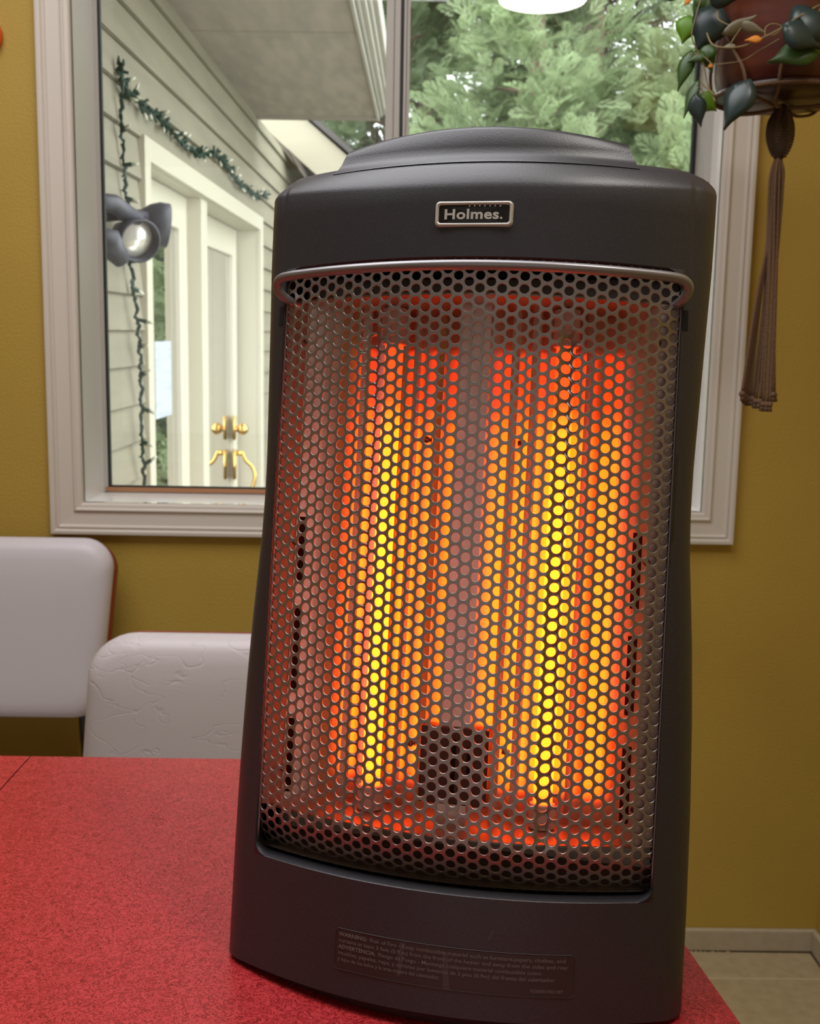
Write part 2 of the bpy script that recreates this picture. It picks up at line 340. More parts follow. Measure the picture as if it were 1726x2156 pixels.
# door set in the wing: casing, recessed side light and door
door = empty('patio_door', tuple(E(1.4, 0, -1.0)), label='cream painted glazed patio door with brass pull and white casing, seen through the window', cat='door')
dl0 = door.location.copy()
def dl(p): return tuple(Vector(p)-dl0)
def dbox(mb, a, c): return ebox(mb, a, c, dl)
B0 = -1.55
c = MB(); dbox(c, (.318, .0, B0), (.382, .022, .580)); dbox(c, (2.45, 0, B0), (2.53, .022, .580)); dbox(c, (.382, .0, .515), (2.45, .022, .580))
c.build('door_casing', M['cream'], door, bevel=.002)
c = MB(); dbox(c, (.36, -.11, B0), (.378, 0, .515)); dbox(c, (2.45, -.11, B0), (2.47, 0, .515)); dbox(c, (.36, -.11, .512), (2.46, 0, .53)); dbox(c, (.36, -.11, B0), (.362, -.0, .512))
c.build('door_reveal', M['cream'], door)
c = MB(); dbox(c, (1.18, -.10, B0), (1.285, .0, .512)); c.build('mullion_post', M['cream'], door, bevel=.002)
c = MB(); dbox(c, (1.36, -.105, B0), (1.785, -.085, .512)) if False else None
def leaf(a0, a1, st, top, bt, db=0.):
    s1 = st if db == 0 else .03
    m = MB(); dbox(m, (a0, -.125+db, B0), (a0+s1, -.09+db, .51)); dbox(m, (a1-st, -.125+db, B0), (a1, -.09+db, .51)); dbox(m, (a0+s1, -.125+db, top), (a1-st, -.09+db, .51)); dbox(m, (a0+s1, -.125+db, B0), (a1-st, -.09+db, bt))
    o = m.build('door_leaf', M['cream'], door, bevel=.002)
    g = MB(); dbox(g, (a0+s1-.005, -.108+db, bt), (a1-st+.005, -.106+db, top)); g.build('door_pane', M['doorpane'], o)
leaf(.378, 1.182, .129, .39, -1.3, .038); leaf(1.285, 2.42, .10, .385, -1.3)
hd = MB()
hb = lambda a, b, h: dl(E(a, b, h))
hd.ball(hb(2.30, -.045, -.42), .028, 10); hd.tube([hb(2.30, -.088, -.42), hb(2.30, -.045, -.42)], .014, 10)
dbox(hd, (2.285, -.09, -.47), (2.318, -.078, -.36)); dbox(hd, (2.285, -.09, -.66), (2.318, -.078, -.52))
hd.tube([hb(2.30, -.085, -.535), hb(2.30, -.05, -.535)], .012, 8)
hd.tube(smooth_pts([hb(2.30, -.05, -.525), hb(2.30, -.03, -.57), hb(2.30, .0, -.60), hb(2.30, .012, -.645), hb(2.30, .0, -.70), hb(2.30, -.03, -.76), hb(2.30, -.07, -.80)], 5), .009, 8)
hd.build('door_pull', M['brass'], door, smooth=True)
def curtain(a0, a1, label, m='curtain'):
    n = int((a1-a0)/.012); v = []
    for i in range(n+1):
        a = a0+(a1-a0)*i/n; bb = -.21+.012*math.sin(i*1.3)
        v += [E(a, bb, B0), E(a, bb, .50)]
    o = mesh('curtain', v, [(2*i, 2*i+2, 2*i+3, 2*i+1) for i in range(n)], M[m]); so = o.modifiers.new('s', 'SOLIDIFY'); so.thickness = .003
    tag(o, label, 'curtain', None)
curtain(1.36, 1.80, 'grey vertical pleated curtain behind the door glass nearest the floodlight')
curtain(1.84, 3.0, 'grey pleated curtain behind the far glazed door with the brass pull')
tag(MB().box((0, 0, 0), (1, 1, 1), lambda x, y, z: E(.3+3.2*x, -1.1-.05*y, B0+2.2*z)).build('wall_dark_interior', mat('dim_interior', (.05, .05, .05), .9)), kind='structure')
o = MB(); o.box((.739, -.067, -.250), (.963, -.0655, .004), lambda a, b_, h: tuple(E(a, b_, h)))
tag(o.build('paper_notice', M['paper']), 'white paper sheet taped to the glass of the patio door', 'paper')

# ------------------------------------------------------------------ floodlight on the siding
fl = empty('floodlight', tuple(E(-.25, .02, .25)), label='dark grey twin head floodlight mounted on the sage siding', cat='light')
f0 = fl.location.copy(); fp = lambda p: Vector(p)-f0
m = MB(); m.box((-.36, .0, .19), (-.17, .03, .345), lambda a, b_, h: tuple(fp(E(a, b_, h)))); m.build('mount_plate', M['lampbody'], fl, bevel=.006)
m = MB(); m.tube([fp(E(-.27, .02, .33)), fp(E(-.19, .075, .335)), fp(E(-.12, .11, .305))], [.024, .022, .020], 12); m.tube([fp(E(-.22, .02, .30)), fp(E(-.10, .06, .32)), fp(E(.02, .10, .325))], .016, 10)
m.tube([fp(E(-.27, .02, .25)), fp(E(-.24, .08, .24)), fp(E(-.21, .10, .20))], [.03, .035, .02], 10)
m.build('arm', M['lampbody'], fl, smooth=True)
def head(c, d, R, lens=True):
    h = empty('lamp_head', tuple(fp(c))); h.parent = fl
    h.rotation_euler = Vector(d).to_track_quat('Z', 'Y').to_euler()
    MB().lathe([(.001, -.085), (R*.42, -.082), (R*.52, -.06), (R*.62, -.04), (R*.95, -.018), (R*1.12, .004), (R*1.13, .03), (R*1.03, .032), (R*1.0, .004), (.001, .0)], 32).build('hood', M['lampbody'], h, smooth=True)
    MB().lathe([(.001, .015), (R*.5, .013), (R*.85, .007), (R*.97, .003)], 32).build('lens', M['lampglass'], h, smooth=True)
head(E(-.12, .105, .262), Vector((.62, -.72, -.30)), .047)
head(E(.05, .115, .312), Vector((.93, .35, -.10)), .050)

# ------------------------------------------------------------------ string lights
def string_light(label, pts, step, rb, dens):
    st = empty('string_light', tuple(E(*pts[0])), label=label, cat='string light')
    s0 = st.location.copy()
    P = smooth_pts([Vector(E(*p))-s0 for p in pts], 14)
    P = [p+Vector((random.uniform(-.004, .004), random.uniform(-.006, .006), random.uniform(-.006, .006))) for p in P]
    MB().tube(P, .0030, 6).build('wire', M['green_wire'], st)
    tw = [p+Vector((.006*math.sin(i*1.1), .0, .006*math.cos(i*1.1))) for i, p in enumerate(P)]
    MB().tube(tw, .0028, 6).build('wire', M['green_wire'], st)
    d = 0; k = 0
    for i in range(1, len(P)):
        d += (P[i]-P[i-1]).length
        if d > step and k < 95:
            d = 0; k += 1; big = k % 2 == 0 or dens == 0
            u = Vector((random.uniform(.1, 1), random.uniform(-.8, .8), random.uniform(-1, .6))).normalized()
            so = MB().tube([P[i], P[i]+u*.022], [.0055, .0065], 6).build('bulb_socket', M['green_wire'], st)
            if big: MB().tube([P[i]+u*.022, P[i]+u*.034, P[i]+u*.042], [.0048, .0045, .002], 6).build('bulb', M['clearbulb'], so, smooth=True)
            for q in range(dens):
                u2 = Vector((random.uniform(.1, 1), random.uniform(-1, 1), random.uniform(-1, 1))).normalized()
                MB().tube([P[i], P[i]+u2*.028], [.005, .004], 5).build('bulb_socket', M['green_wire'], st)
string_light('green wired string lights swagged over the patio door casing', [(.075, .02, .717), (.12, .02, .66), (.213, .02, .655), (.369, .02, .655), (.573, .02, .648), (.761, .02, .635), (1.0, .02, .640), (1.345, .02, .690), (1.635, .02, .672), (1.971, .02, .645), (2.40, .02, .67), (2.668, .02, .705)], .036, .006, 2)
string_light('green wired string lights hanging straight down beside the patio door casing', [(.075, .03, .717), (.09, .02, .60), (.105, .02, .48), (.122, .02, .368), (.146, .02, .21), (.16, .03, .10), (.191, .03, -.017), (.195, .03, -.12), (.187, .03, -.24), (.20, .03, -.32), (.21, .03, -.45), (.21, .03, -.6)], .10, .006, 0)

# ------------------------------------------------------------------ trees
def foliage_mat(name, c1, c2):
    m = mat(name, c1, .7, vary=(2.2, c2, .38, .62, 3)); n = m.node_tree.nodes; L = m.node_tree.links
    p = n['Principled BSDF']; out = n['Material Output']; t = n.new('ShaderNodeBsdfTranslucent')
    src = p.inputs['Base Color'].links[0].from_socket; L.new(src, t.inputs[0])
    mx = n.new('ShaderNodeMixShader'); mx.inputs[0].default_value = .5; L.new(p.outputs[0], mx.inputs[1]); L.new(t.outputs[0], mx.inputs[2]); L.new(mx.outputs[0], out.inputs[0]); return m
FM = [foliage_mat('light_cedar_foliage', (0.25, 0.32, 0.165), (0.33, 0.40, 0.23)), foliage_mat('mid_cedar_foliage', (0.155, 0.21, 0.11), (0.21, 0.26, 0.15)), foliage_mat('deep_cedar_foliage', (0.049, 0.084, 0.035), (0.077, 0.112, 0.049)), foliage_mat('brown_cedar_foliage', (0.140, 0.119, 0.091), (0.119, 0.133, 0.084))]
def spray_template(n=11):
    """a flat cedar frond, unit length along x"""
    q = []
    for i in range(n):
        t = .08+.88*i/(n-1)
        for s in (-1, 1):
            l = .34*math.sin(math.pi*min(1, .25+t*.75))+.05; an = math.radians(38+8*math.sin(i*2.1))
            d = np.array([math.cos(an), s*math.sin(an), .06*math.sin(i*1.7)]); nn = np.array([-d[1], d[0], 0])*.030
            b0 = np.array([t, 0, -.12*t*t]); q.append([b0-nn*.4, b0+d*l*.5-nn, b0+d*l, b0+d*l*.5+nn])
            if l > .2:      # forked tip
                e = np.array([math.cos(an*.4), s*math.sin(an*.4), .1]); b1 = b0+d*l*.55; q.append([b1, b1+e*l*.25-nn*.6, b1+e*l*.5, b1+e*l*.25+nn*.6])
    return np.array(q)
SPR = spray_template()
def conifer(loc, height, radius, nb, per, sz, m, label, zlo=.3):
    t = empty('conifer', loc, label=label, cat='tree', group='conifers in the garden')
    MB().tube([(0, 0, 0), (.03, 0, height*.5), (0, 0, height)], [radius*.09, radius*.06, .01], 10).build('trunk', M['trunk'], t)
    Q = []; br = MB()
    for b in range(nb):
        z = zlo+(height-zlo)*rng.random()**1.15; az = rng.random()*2*math.pi
        R = radius*(1-(z/height)**1.6)*rng.uniform(.7, 1.1)+.15
        dirn = np.array([math.cos(az), math.sin(az), rng.uniform(-.05, .45)]); dirn /= np.linalg.norm(dirn)
        base = np.array([0, 0, z])
        if b % 4 == 0: br.tube([base, base+dirn*R*.85], [.018, .005], 5)
        for k in range(per):
            s = R*rng.uniform(.45, 1.0); p = base+dirn*s+rng.normal(0, .09, 3)
            ax = dirn+rng.normal(0, .45, 3)+np.array([0, 0, .25]); ax /= np.linalg.norm(ax)
            up = np.array([0, 0, 1.])+rng.normal(0, .5, 3); sd_ = np.cross(up, ax); sd_ /= np.linalg.norm(sd_)+1e-9; up = np.cross(ax, sd_)
            Q.append((SPR*sz*rng.uniform(.6, 1.25)) @ np.array([ax, sd_, up])+p)
    V = np.concatenate([q.reshape(-1, 3) for q in Q]); n = len(V)
    me = bpy.data.meshes.new('foliage'); me.vertices.add(n); me.vertices.foreach_set('co', V.ravel())
    me.loops.add(n); me.loops.foreach_set('vertex_index', np.arange(n)); me.polygons.add(n//4); me.polygons.foreach_set('loop_start', np.arange(0, n, 4)); me.polygons.foreach_set('loop_total', np.full(n//4, 4))
    me.update(); me.materials.append(m); o = bpy.data.objects.new('foliage', me); C.objects.link(o); o.parent = t
    br.build('branch', M['trunk'], t); return t
G = -.35
conifer((.95, 8.2, G), 5.6, 1.15, 130, 34, .23, FM[0], 'light green feathery conifer nearest behind the middle of the right pane')
conifer((2.25, 7.9, G), 4.6, 1.2, 120, 32, .22, FM[0], 'light green feathery conifer behind the right end of the window')
conifer((-.10, 9.6, G), 5.2, 1.3, 120, 28, .26, FM[1], 'mid green conifer between the gutter and the mullion')
conifer((1.7, 10.4, G), 8.5, 1.9, 140, 30, .34, FM[1], 'tall mid green conifer standing behind the two light green ones')
conifer((.3, 13, G), 10.5, 2.7, 190, 26, .55, FM[3], 'brownish conifer farthest back on the left')
conifer((3.6, 12.5, G), 10.5, 2.8, 190, 26, .55, FM[3], 'brownish conifer farthest back on the right')
conifer((-3.6, 13.5, G), 8.5, 2.5, 100, 18, .5, FM[2], 'deep green conifer beyond the house wing roof')
conifer((3.9, 8.4, G), 5.2, 1.6, 110, 18, .34, FM[2], 'deep green conifer mirrored in the patio door glass')

# ------------------------------------------------------------------ chairs
def rounded(hwt, hwb, z0, z1, rt, rb, n=8):
    pts = []
    for (x, z, r, a0) in ((hwt, z1, rt, 0), (-hwt, z1, rt, 90), (-hwb, z0, rb, 180), (hwb, z0, rb, 270)):
        sx = 1 if x > 0 else -1; sz = 1 if z == z1 else -1
        cx, cz = x-sx*r, z-sz*r
        pts += [(cx+r*math.cos(math.radians(a0+90*k/n)), cz+r*math.sin(math.radians(a0+90*k/n))) for k in range(n+1)]
    return pts
def pad(outl, rings, flip=1, axis='y'):
    cx = sum(p[0] for p in outl)/len(outl); cz = (max(p[1] for p in outl)+min(p[1] for p in outl))/2
    hx = max(p[0] for p in outl)-cx; hz = max(p[1] for p in outl)-cz; n = len(outl); v = []
    for d, y in rings:
        for x, z in outl:
            a, c_ = cx+(x-cx)*(1-d/hx), cz+(z-cz)*(1-d/hz)
            v.append((a, y, c_) if axis == 'y' else (a, c_, y))
    f = [(i*n+j, i*n+(j+1) % n, (i+1)*n+(j+1) % n, (i+1)*n+j) for i in range(len(rings)-1) for j in range(n)]
    f += [tuple(range(n)), tuple(range((len(rings)-1)*n, len(rings)*n))]
    return v, f
def chair(loc, label, hw, zt, zb, rt, vin, tp, cz, rz=0.):
    c = empty('kitchen_chair', loc, rz, label=label, cat='chair', group='vinyl kitchen chairs')
    o2 = rounded(hw, hw*tp, zb, zt-cz, rt, .05)
    v, f = pad(o2, [(.02, .205), (.006, .203), (0, .196), (0, .172), (.004, .168)]); MB().add(v, f).build('back_cover', M['redvinyl'], c, smooth=True)['label'] = 'red vinyl rear cover'
    o1 = rounded(hw, hw*tp, zb, zt, rt, .05)
    v, f = pad(o1, [(.03, .172), (.0, .170), (-.001, .160), (.002, .150), (.008, .141), (.018, .135), (.035, .131), (.07, .128), (.12, .127)]); MB().add(v, f).build('backrest', M[vin], c, smooth=True)
    v, f = pad(rounded(.205, .19, -.24, .12, .07, .05), [(.02, .385), (.0, .39), (0, .412), (.006, .422), (.02, .430), (.05, .434)], axis='z'); MB().add(v, f).build('seat', M[vin], c, smooth=True)
    for s in (-1, 1):
        MB().tube(smooth_pts([(s*.145, .225, 0), (s*.141, .195, .38), (s*.139, .186, zb-.02), (s*.138, .186, zb+.06)], 5), .011, 10).build('leg', M['blackpipe'], c, smooth=True)
        MB().tube(smooth_pts([(s*.19, -.22, 0), (s*.175, -.17, .35), (s*.16, -.10, .385), (s*.16, .15, .385)], 5), .011, 10).build('leg', M['blackpipe'], c, smooth=True)
    MB().tube([(-.141, .195, .38), (.141, .195, .38)], .009, 8).tube([(-.16, .0, .385), (.16, .0, .385)], .009, 8).build('seat_frame', M['blackpipe'], c, smooth=True)
    return c
chair((-.717, 1.745, 0), 'pearl vinyl chair with smooth high back and red cover, against the yellow wall', .205, .836, .502, .052, 'vinyl', .87, .010)
chair((-.245, 1.25, 0), 'creased pearl vinyl chair tucked behind the table beside the heater', .171, .796, .50, .068, 'creased', 1.09, .005)

# ------------------------------------------------------------------ table
TZ = .75
tb = empty('dining_table', (-.45, .7, 0), label='red crackle laminate dining table with a leaf seam', cat='table')
def redge(y): return .217-.125*(y-.74)
def top_outline(x0, right):
    pts = [(x0, .22)]
    if right:
        pts += [(redge(.3)-.03, .22), (redge(.26), .25)]
        pts += [(redge(y), y) for y in np.linspace(.30, 1.02, 10)]
        cx, cy, r = redge(1.02)-.065, 1.020, .065
        pts += [(cx+r*math.cos(t), cy+r*math.sin(t)) for t in np.linspace(.15, math.pi/2, 8)]
        pts += [(x0, 1.085)]
    return pts
def prism(pts, z0, z1, off=(.45, -.7, 0)):
    n = len(pts); v = [(x+off[0], y+off[1], z) for z in (z0, z1) for x, y in pts]
    return v, [tuple(range(n-1, -1, -1)), tuple(range(n, 2*n))]+[(i, (i+1) % n, n+(i+1) % n, n+i) for i in range(n)]
v, f = prism(top_outline(-.3825, True), TZ-.004, TZ); MB().add(v, f).build('tabletop', M['laminate'], tb, bevel=.0006)
v, f = prism([(-1.15, .22), (-.3840, .22), (-.3840, 1.085), (-1.15, 1.085)], TZ-.004, TZ); MB().add(v, f).build('tabletop', M['laminate'], tb, bevel=.0006)
ol = [(p[0]-.0005, p[1]) for p in top_outline(-1.152, True)]
v, f = prism([(x+(.0022 if x > 0 else -.001), y+(.0012 if y > 1 else -.001 if y < .25 else 0)) for x, y in ol], TZ-.034, TZ-.0045); MB().add(v, f).build('metal_edge', M['tabledge'], tb)
v, f = prism([(-.3850, .22), (-.3815, .22), (-.3815, 1.084), (-.3850, 1.084)], TZ-.0046, TZ-.0030); MB().add(v, f).build('leaf_seam', M['gasket'], tb)
for x in (-.98, .02):
    for y in (.36, .94): MB().tube([(x+.45, y-.7, 0), (x+.45, y-.7, TZ-.034)], .022, 12).build('leg', M['chrome'], tb, smooth=True)

# ------------------------------------------------------------------ heater
HX, HY, HZ, HYAW, LEAN, SAG = .05193, .74222, 1.17826, .23049, .16655, .04525
ht = empty('quartz_heater', (HX, HY, TZ), -HYAW, label='charcoal tower quartz heater glowing orange behind a perforated grille on the red table', cat='heater')
cl, sl = math.cos(LEAN), math.sin(LEAN)
def fr_(u, v, off=0.):
    y = -SAG*(1-(u/.155)**2)+off
    return (u, y*cl+v*sl, v*cl-y*sl+HZ-TZ)
def flat_(u, y, v): return (u, y*cl+v*sl, v*cl-y*sl+HZ-TZ)
HW = ([-.4306, -.36, -.30, -.24, -.19, -.155, -.13, -.10, -.07, -.03, .02, .06, .13], [.1585, .1587, .158, .1562, .1537, .1512, .1493, .1484, .1488, .1505, .1525, .1543, .1556])
def hw(v): return float(np.interp(v, *HW))
OU, OV0, OV1 = .1362, -.3535, .0565
def rearoff(v, u): return (.072-v*sl)/cl + SAG*(1-(u/.155)**2)      # off value at which the back wall stands
# front shell
rows = list(np.linspace(-.4306, OV0, 6))+list(np.linspace(OV0, OV1, 36))[1:]+[.065, .080, .092]
ncore, nout = 40, 5
def urow(v):
    h = hw(v); r = .013
    core = list(np.linspace(-OU, OU, ncore+1)); outp = list(np.linspace(OU, h-r, nout+1))[1:]
    pts = [(u, (.0009 if abs(u) > .1395 and v > OV1 else 0)) for u in core]
    side = [(u, (.0009 if u > .1395 and v > OV1 else 0)) for u in outp]
    side += [(h-r+r*math.sin(a), r*.9*(1-math.cos(a))) for a in np.linspace(0, math.pi/2, 7)[1:]]
    ybase = r*.9
    side += [(h, ybase+.012), (h-.0008, ybase+.024)]
    return [(-u, o) for u, o in side[::-1]]+pts+side
V, Fc = [], []
def addrow(v, dv=None, doff=0):
    ur = urow(v if v < .121 else .121)
    for u, o in ur:
        edge = max(0, (abs(u)-.128)/.0275)
        vv = v
        if dv is not None: vv = v+dv(u)-(.008*edge**2)*(doff/.012 if doff < .012 else 1.)
        V.append(fr_(u, vv, o+doff))
    return len(ur)
for v in rows: nu = addrow(v)
cre = lambda u: .0075*(min(abs(u), .14)/.137)**2
top = [(.101, 0, 1.), (.1055, .0012, .8), (.111, .0040, .55), (.117, .0075, .25), (.1225, .0115, 0.), (.1265, .017, 0), (.1285, .025, 0), (.1290, .036, 0)]
for v, off, k in top: addrow(v, (lambda u, k=k: cre(u)*k), off)
nr = len(rows)+len(top)
io0 = 5; io1 = 5+35; cu0 = nout+6+2; cu1 = cu0+ncore
for i in range(nr-1):
    for j in range(nu-1):
        if io0 <= i < io1 and cu0 <= j < cu1: continue
        Fc.append((i*nu+j, i*nu+j+1, (i+1)*nu+j+1, (i+1)*nu+j))
k0 = len(V)
# top deck: bridge last row back to the rear wall
last = (nr-1)*nu
for u, o in urow(.121):
    V.append(flat_(u*.985, (.070-.129*sl)/cl if True else 0, .1262-.007*max(0, (abs(u)-.128)/.0275)**2))
Fc += [(last+j, last+j+1, k0+j+1, k0+j) for j in range(nu-1)]
# rounded corners of the opening and its inner lip
def opening(inset=0., off=0., rc=(.013, .010)):
    pts = []
    for (sx, v0, r) in ((1, OV1, rc[0]), (-1, OV1, rc[0]), (-1, OV0, rc[1]), (1, OV0, rc[1])):
        sv = 1 if v0 == OV1 else -1
        cx, cv = sx*(OU-r), v0-sv*r; a0 = {(1, 1): 0, (-1, 1): 90, (-1, -1): 180, (1, -1): 270}[(sx, sv)]
        pts += [(cx+r*math.cos(math.radians(a0+15*k)), cv+r*math.sin(math.radians(a0+15*k))) for k in range(7)]
        nx = {(1, 1): [(u, OV1) for u in np.linspace(OU-r, -OU+r, 24)[1:-1]], (-1, 1): [(-OU, v) for v in np.linspace(OV1-r, OV0+r, 30)[1:-1]], (-1, -1): [(u, OV0) for u in np.linspace(-OU+r, OU-r, 24)[1:-1]], (1, -1): [(OU, v) for v in np.linspace(OV0+r, OV1-r, 30)[1:-1]]}[(sx, sv)]
        pts += nx
    cx, cv = 0, (OV0+OV1)/2
    return [fr_(u*(1-inset/OU), cv+(v-cv)*(1-inset/(OV1-cv)), off) for u, v in pts], pts
l0, pp = opening(); l1, _ = opening(.0006, .0006); l2, _ = opening(.0008, .014); n = len(l0); k0 = len(V)
V += l0+l1+l2
for r in range(2): Fc += [(k0+r*n+i, k0+r*n+(i+1) % n, k0+(r+1)*n+(i+1) % n, k0+(r+1)*n+i) for i in range(n)]
# corner patches
idx = 0
i = 0
for (sx, v0) in ((1, OV1), (-1, OV1), (-1, OV0), (1, OV0)):
    seg = 7; s0 = i; V.append(fr_(sx*OU, v0, 0)); ci = len(V)-1
    Fc += [(ci, k0+s0+q, k0+s0+q+1) for q in range(seg-1)]
    i += 7+(22 if (sx, v0) in ((1, OV1), (-1, OV0)) else 28)
V = [(x, y, max(z, .0030)) for x, y, z in V]
sh = mesh('front_shell', V, Fc, M['shell'], ht, smooth=True)
# rear housing
rv = [-.4290, -.36, -.30, -.24, -.19, -.155, -.13, -.10, -.07, -.03, .02, .06, .10, .115, .1225]
V, Fc = [], []
for v in rv:
    h = hw(v)-.0014-.008*max(0, (v-.10)/.03)**2; yb = (.072-v*sl)/cl
    sec = [(h, SAG*(1-(h/.155)**2)*-1+.020), (h, yb-.03), (h-.006, yb-.008), (h-.02, yb), (0, yb+.002)]
    sec = sec+[(-u, y) for u, y in sec[-2::-1]]
    V += [flat_(u, y, v) for u, y in sec]
ns = 9
Fc = [(i*ns+j, i*ns+j+1, (i+1)*ns+j+1, (i+1)*ns+j) for i in range(len(rv)-1) for j in range(ns-1)]+[tuple(range(ns)), tuple(range((len(rv)-1)*ns, len(rv)*ns))]
V = [(x, y, max(z, .0030)) for x, y, z in V]
mesh('rear_housing', V, Fc, M['rear'], ht)
# base plate and feet
bp = MB(); ring = [(u, -SAG*(1-(u/.155)**2)*cl-.4306*sl+.006) for u in np.linspace(-.150, .150, 25)]+[(.150, .060), (-.150, .060)]
nb_ = len(ring); bp.add([(x, y, z) for z in (.002, .016) for x, y in ring], [tuple(range(nb_-1, -1, -1)), tuple(range(nb_, 2*nb_))]+[(i, (i+1) % nb_, nb_+(i+1) % nb_, nb_+i) for i in range(nb_)])
bp.build('base_plate', M['rear'], ht)
for x, y in ((-.13, -.055), (.13, -.055), (-.12, .03), (.12, .03)): MB().lathe([(.001, 0), (.010, 0), (.010, .004), (.001, .004)], 16, (x, y, 0)).build('foot', M['rear'], ht)
# top handle cap
def cap_row(u, tv):
    yb = .0115
    return [(.1215, yb-.0015), (.1232, yb), (.1262, yb+.0040), (.1300, yb+.0063), (.1350, yb+.0074), (tv-.0035, yb+.0090), (tv-.0008, yb+.0112), (tv, yb+.0150), (tv-.001, yb+.032), (.120, yb+.037)]
us = np.linspace(-1, 1, 49); V = []
for s in us:
    a = abs(s); ub = s*.1045; tv = .1500-.0085*s*s
    for k, (v, off) in enumerate(cap_row(0, tv)):
        fr2 = max(0, min(1, (v-.1225)/(tv-.1225)))
        u = ub*(1-.085*fr2**.8) if k not in (0, 9) else ub
        V.append(fr_(u, v, off))
nk = 10; Fc = [(i*nk+j, (i+1)*nk+j, (i+1)*nk+j+1, i*nk+j+1) for i in range(48) for j in range(nk-1)]+[tuple(range(nk)), tuple(range(48*nk, 49*nk))]
cp_ = mesh('top_handle', V, Fc, M['shell'], ht, smooth=True)
es = cp_.modifiers.new('e', 'EDGE_SPLIT'); es.split_angle = math.radians(50)

# perforated grille
PIT = .0083; RH = .00308
ug = np.linspace(-.1345, .1345, 800); dy = 2*SAG*ug/.155**2; ds = np.sqrt(1+dy**2)*(ug[1]-ug[0]); sg = np.cumsum(ds); sg -= sg[400]
def goff(u, v):
    o = .0035
    for s in (-.0625, .0665):
        d = abs(u-s)
        if d < .0065 and -.322 < v < .012:
            e = min(1, (.012-v)/.006, (v+.322)/.012); o += .0055*(1-d/.0065)*e
    if v < -.322: t = min(1.25, (-.322-v)/.026); o += .016*t**2
    return o
def gmap(s, v, back=0.):
    u = float(np.interp(s, sg, ug)); return fr_(u, v, goff(u, v)+back)
colw = PIT*.866; smax = sg[-1]-.0004; ncol = int(2*smax/colw)+1
V, Fc = [], []; NS = 18
for ci in range(-(ncol//2), ncol//2+1):
    for ri in range(-60, 32):
        cs, cv = ci*colw, ri*PIT+(PIT/2 if ci % 2 else 0)-.15
        if cv < -.3535 or cv > .0545 or abs(cs) > smax: continue
        k = len(V)
        cor = [(cs+PIT/math.sqrt(3)*math.cos(math.radians(60*q)), cv+PIT/math.sqrt(3)*math.sin(math.radians(60*q))) for q in range(6)]
        cir = [(cs+RH*math.cos(2*math.pi*q/NS), cv+RH*math.sin(2*math.pi*q/NS)) for q in range(NS)]
        cir2 = [(cs+RH*1.09*math.cos(2*math.pi*q/NS), cv+RH*1.09*math.sin(2*math.pi*q/NS)) for q in range(NS)]
        V += [gmap(*c_) for c_ in cor]+[gmap(*c_) for c_ in cir2]+[gmap(*c_, .0003) for c_ in cir]+[gmap(*c_, .0012) for c_ in cir]
        for q in range(6):
            arc = [k+6+(q*3+t) % NS for t in range(4)]
            Fc.append((k+q, k+(q+1) % 6)+tuple(arc[::-1]))
        for q in range(NS):
            Fc.append((k+6+q, k+6+(q+1) % NS, k+6+NS+(q+1) % NS, k+6+NS+q)); Fc.append((k+6+NS+q, k+6+NS+(q+1) % NS, k+6+2*NS+(q+1) % NS, k+6+2*NS+q))
gr = mesh('perforated_grille', V, Fc, M['grille'], ht)
for s in (-1, 1): MB().tube([fr_(s*.1352, v, .0045) for v in np.linspace(-.345, .050, 40)], .0010, 6).build('grille_edge_wire', M['grille'], ht, smooth=True)
# guard bar along the top of the grille
pts = [fr_(-.128, .0335, .012), fr_(-.1335, .0345, .002), fr_(-.1375, .038, -.006), fr_(-.139, .0430, -.010), fr_(-.1355, .0465, -.0125), fr_(-.128, .0475, -.013)]
pts += [fr_(u, .0478, -.0125) for u in np.linspace(-.115, .115, 13)]
pts += [fr_(.128, .0475, -.013), fr_(.1355, .0465, -.0125), fr_(.139, .0430, -.010), fr_(.1375, .038, -.006), fr_(.1335, .0345, .002), fr_(.128, .0335, .012)]
MB().tube(smooth_pts(pts, 6), .0033, 12).build('guard_bar', M['bar'], ht, smooth=True)
for s in (-1, 1): MB().box((s*.1365, .017, .001), (s*.1400, .030, -.0005), lambda u, v, o: fr_(u, v, o)).build('bar_slot', M['slot'], ht)

# reflector behind the grille (u, y measured from the leaning plane at the heater's centre line)
HP = [(.1225, -.0095), (.1130, -.0040), (.1050, .0030), (.0985, .0090), (.0925, .0150), (.0860, .0200), (.0800, .0225), (.0740, .0280), (.0605, .0310), (.0490, .0275), (.0425, .0225), (.0365, .0205), (.0290, .0140), (.0235, .0120), (.0105, -.0045)]
HPL = [(.1225, .0025), (.1085, .0075), (.0990, .0115)]+HP[4:]
poly = [(-u, y) for u, y in HPL]+[(u, y) for u, y in HP[::-1]]
V0, V1 = -.3200, .034
V = []; Fc = []
for i in range(len(poly)-1):
    k = len(V); V += [flat_(poly[i][0], poly[i][1], V0), flat_(poly[i+1][0], poly[i+1][1], V0), flat_(poly[i+1][0], poly[i+1][1], V1), flat_(poly[i][0], poly[i][1], V1)]; Fc.append((k, k+1, k+2, k+3))
rfl = mesh('reflector', V, Fc, M['reflector'], ht)
for s, ys in ((-1, .0025), (1, -.0095)): MB().add([flat_(s*.1225, ys, V0), flat_(s*.1340, -.0052, V0), flat_(s*.1340, -.0052, V1), flat_(s*.1225, ys, V1)], [(0, 1, 2, 3)]).build('side_panel', M['sidemetal'], ht)
lipy = lambda u: -SAG*(1-(u/.155)**2)+.010
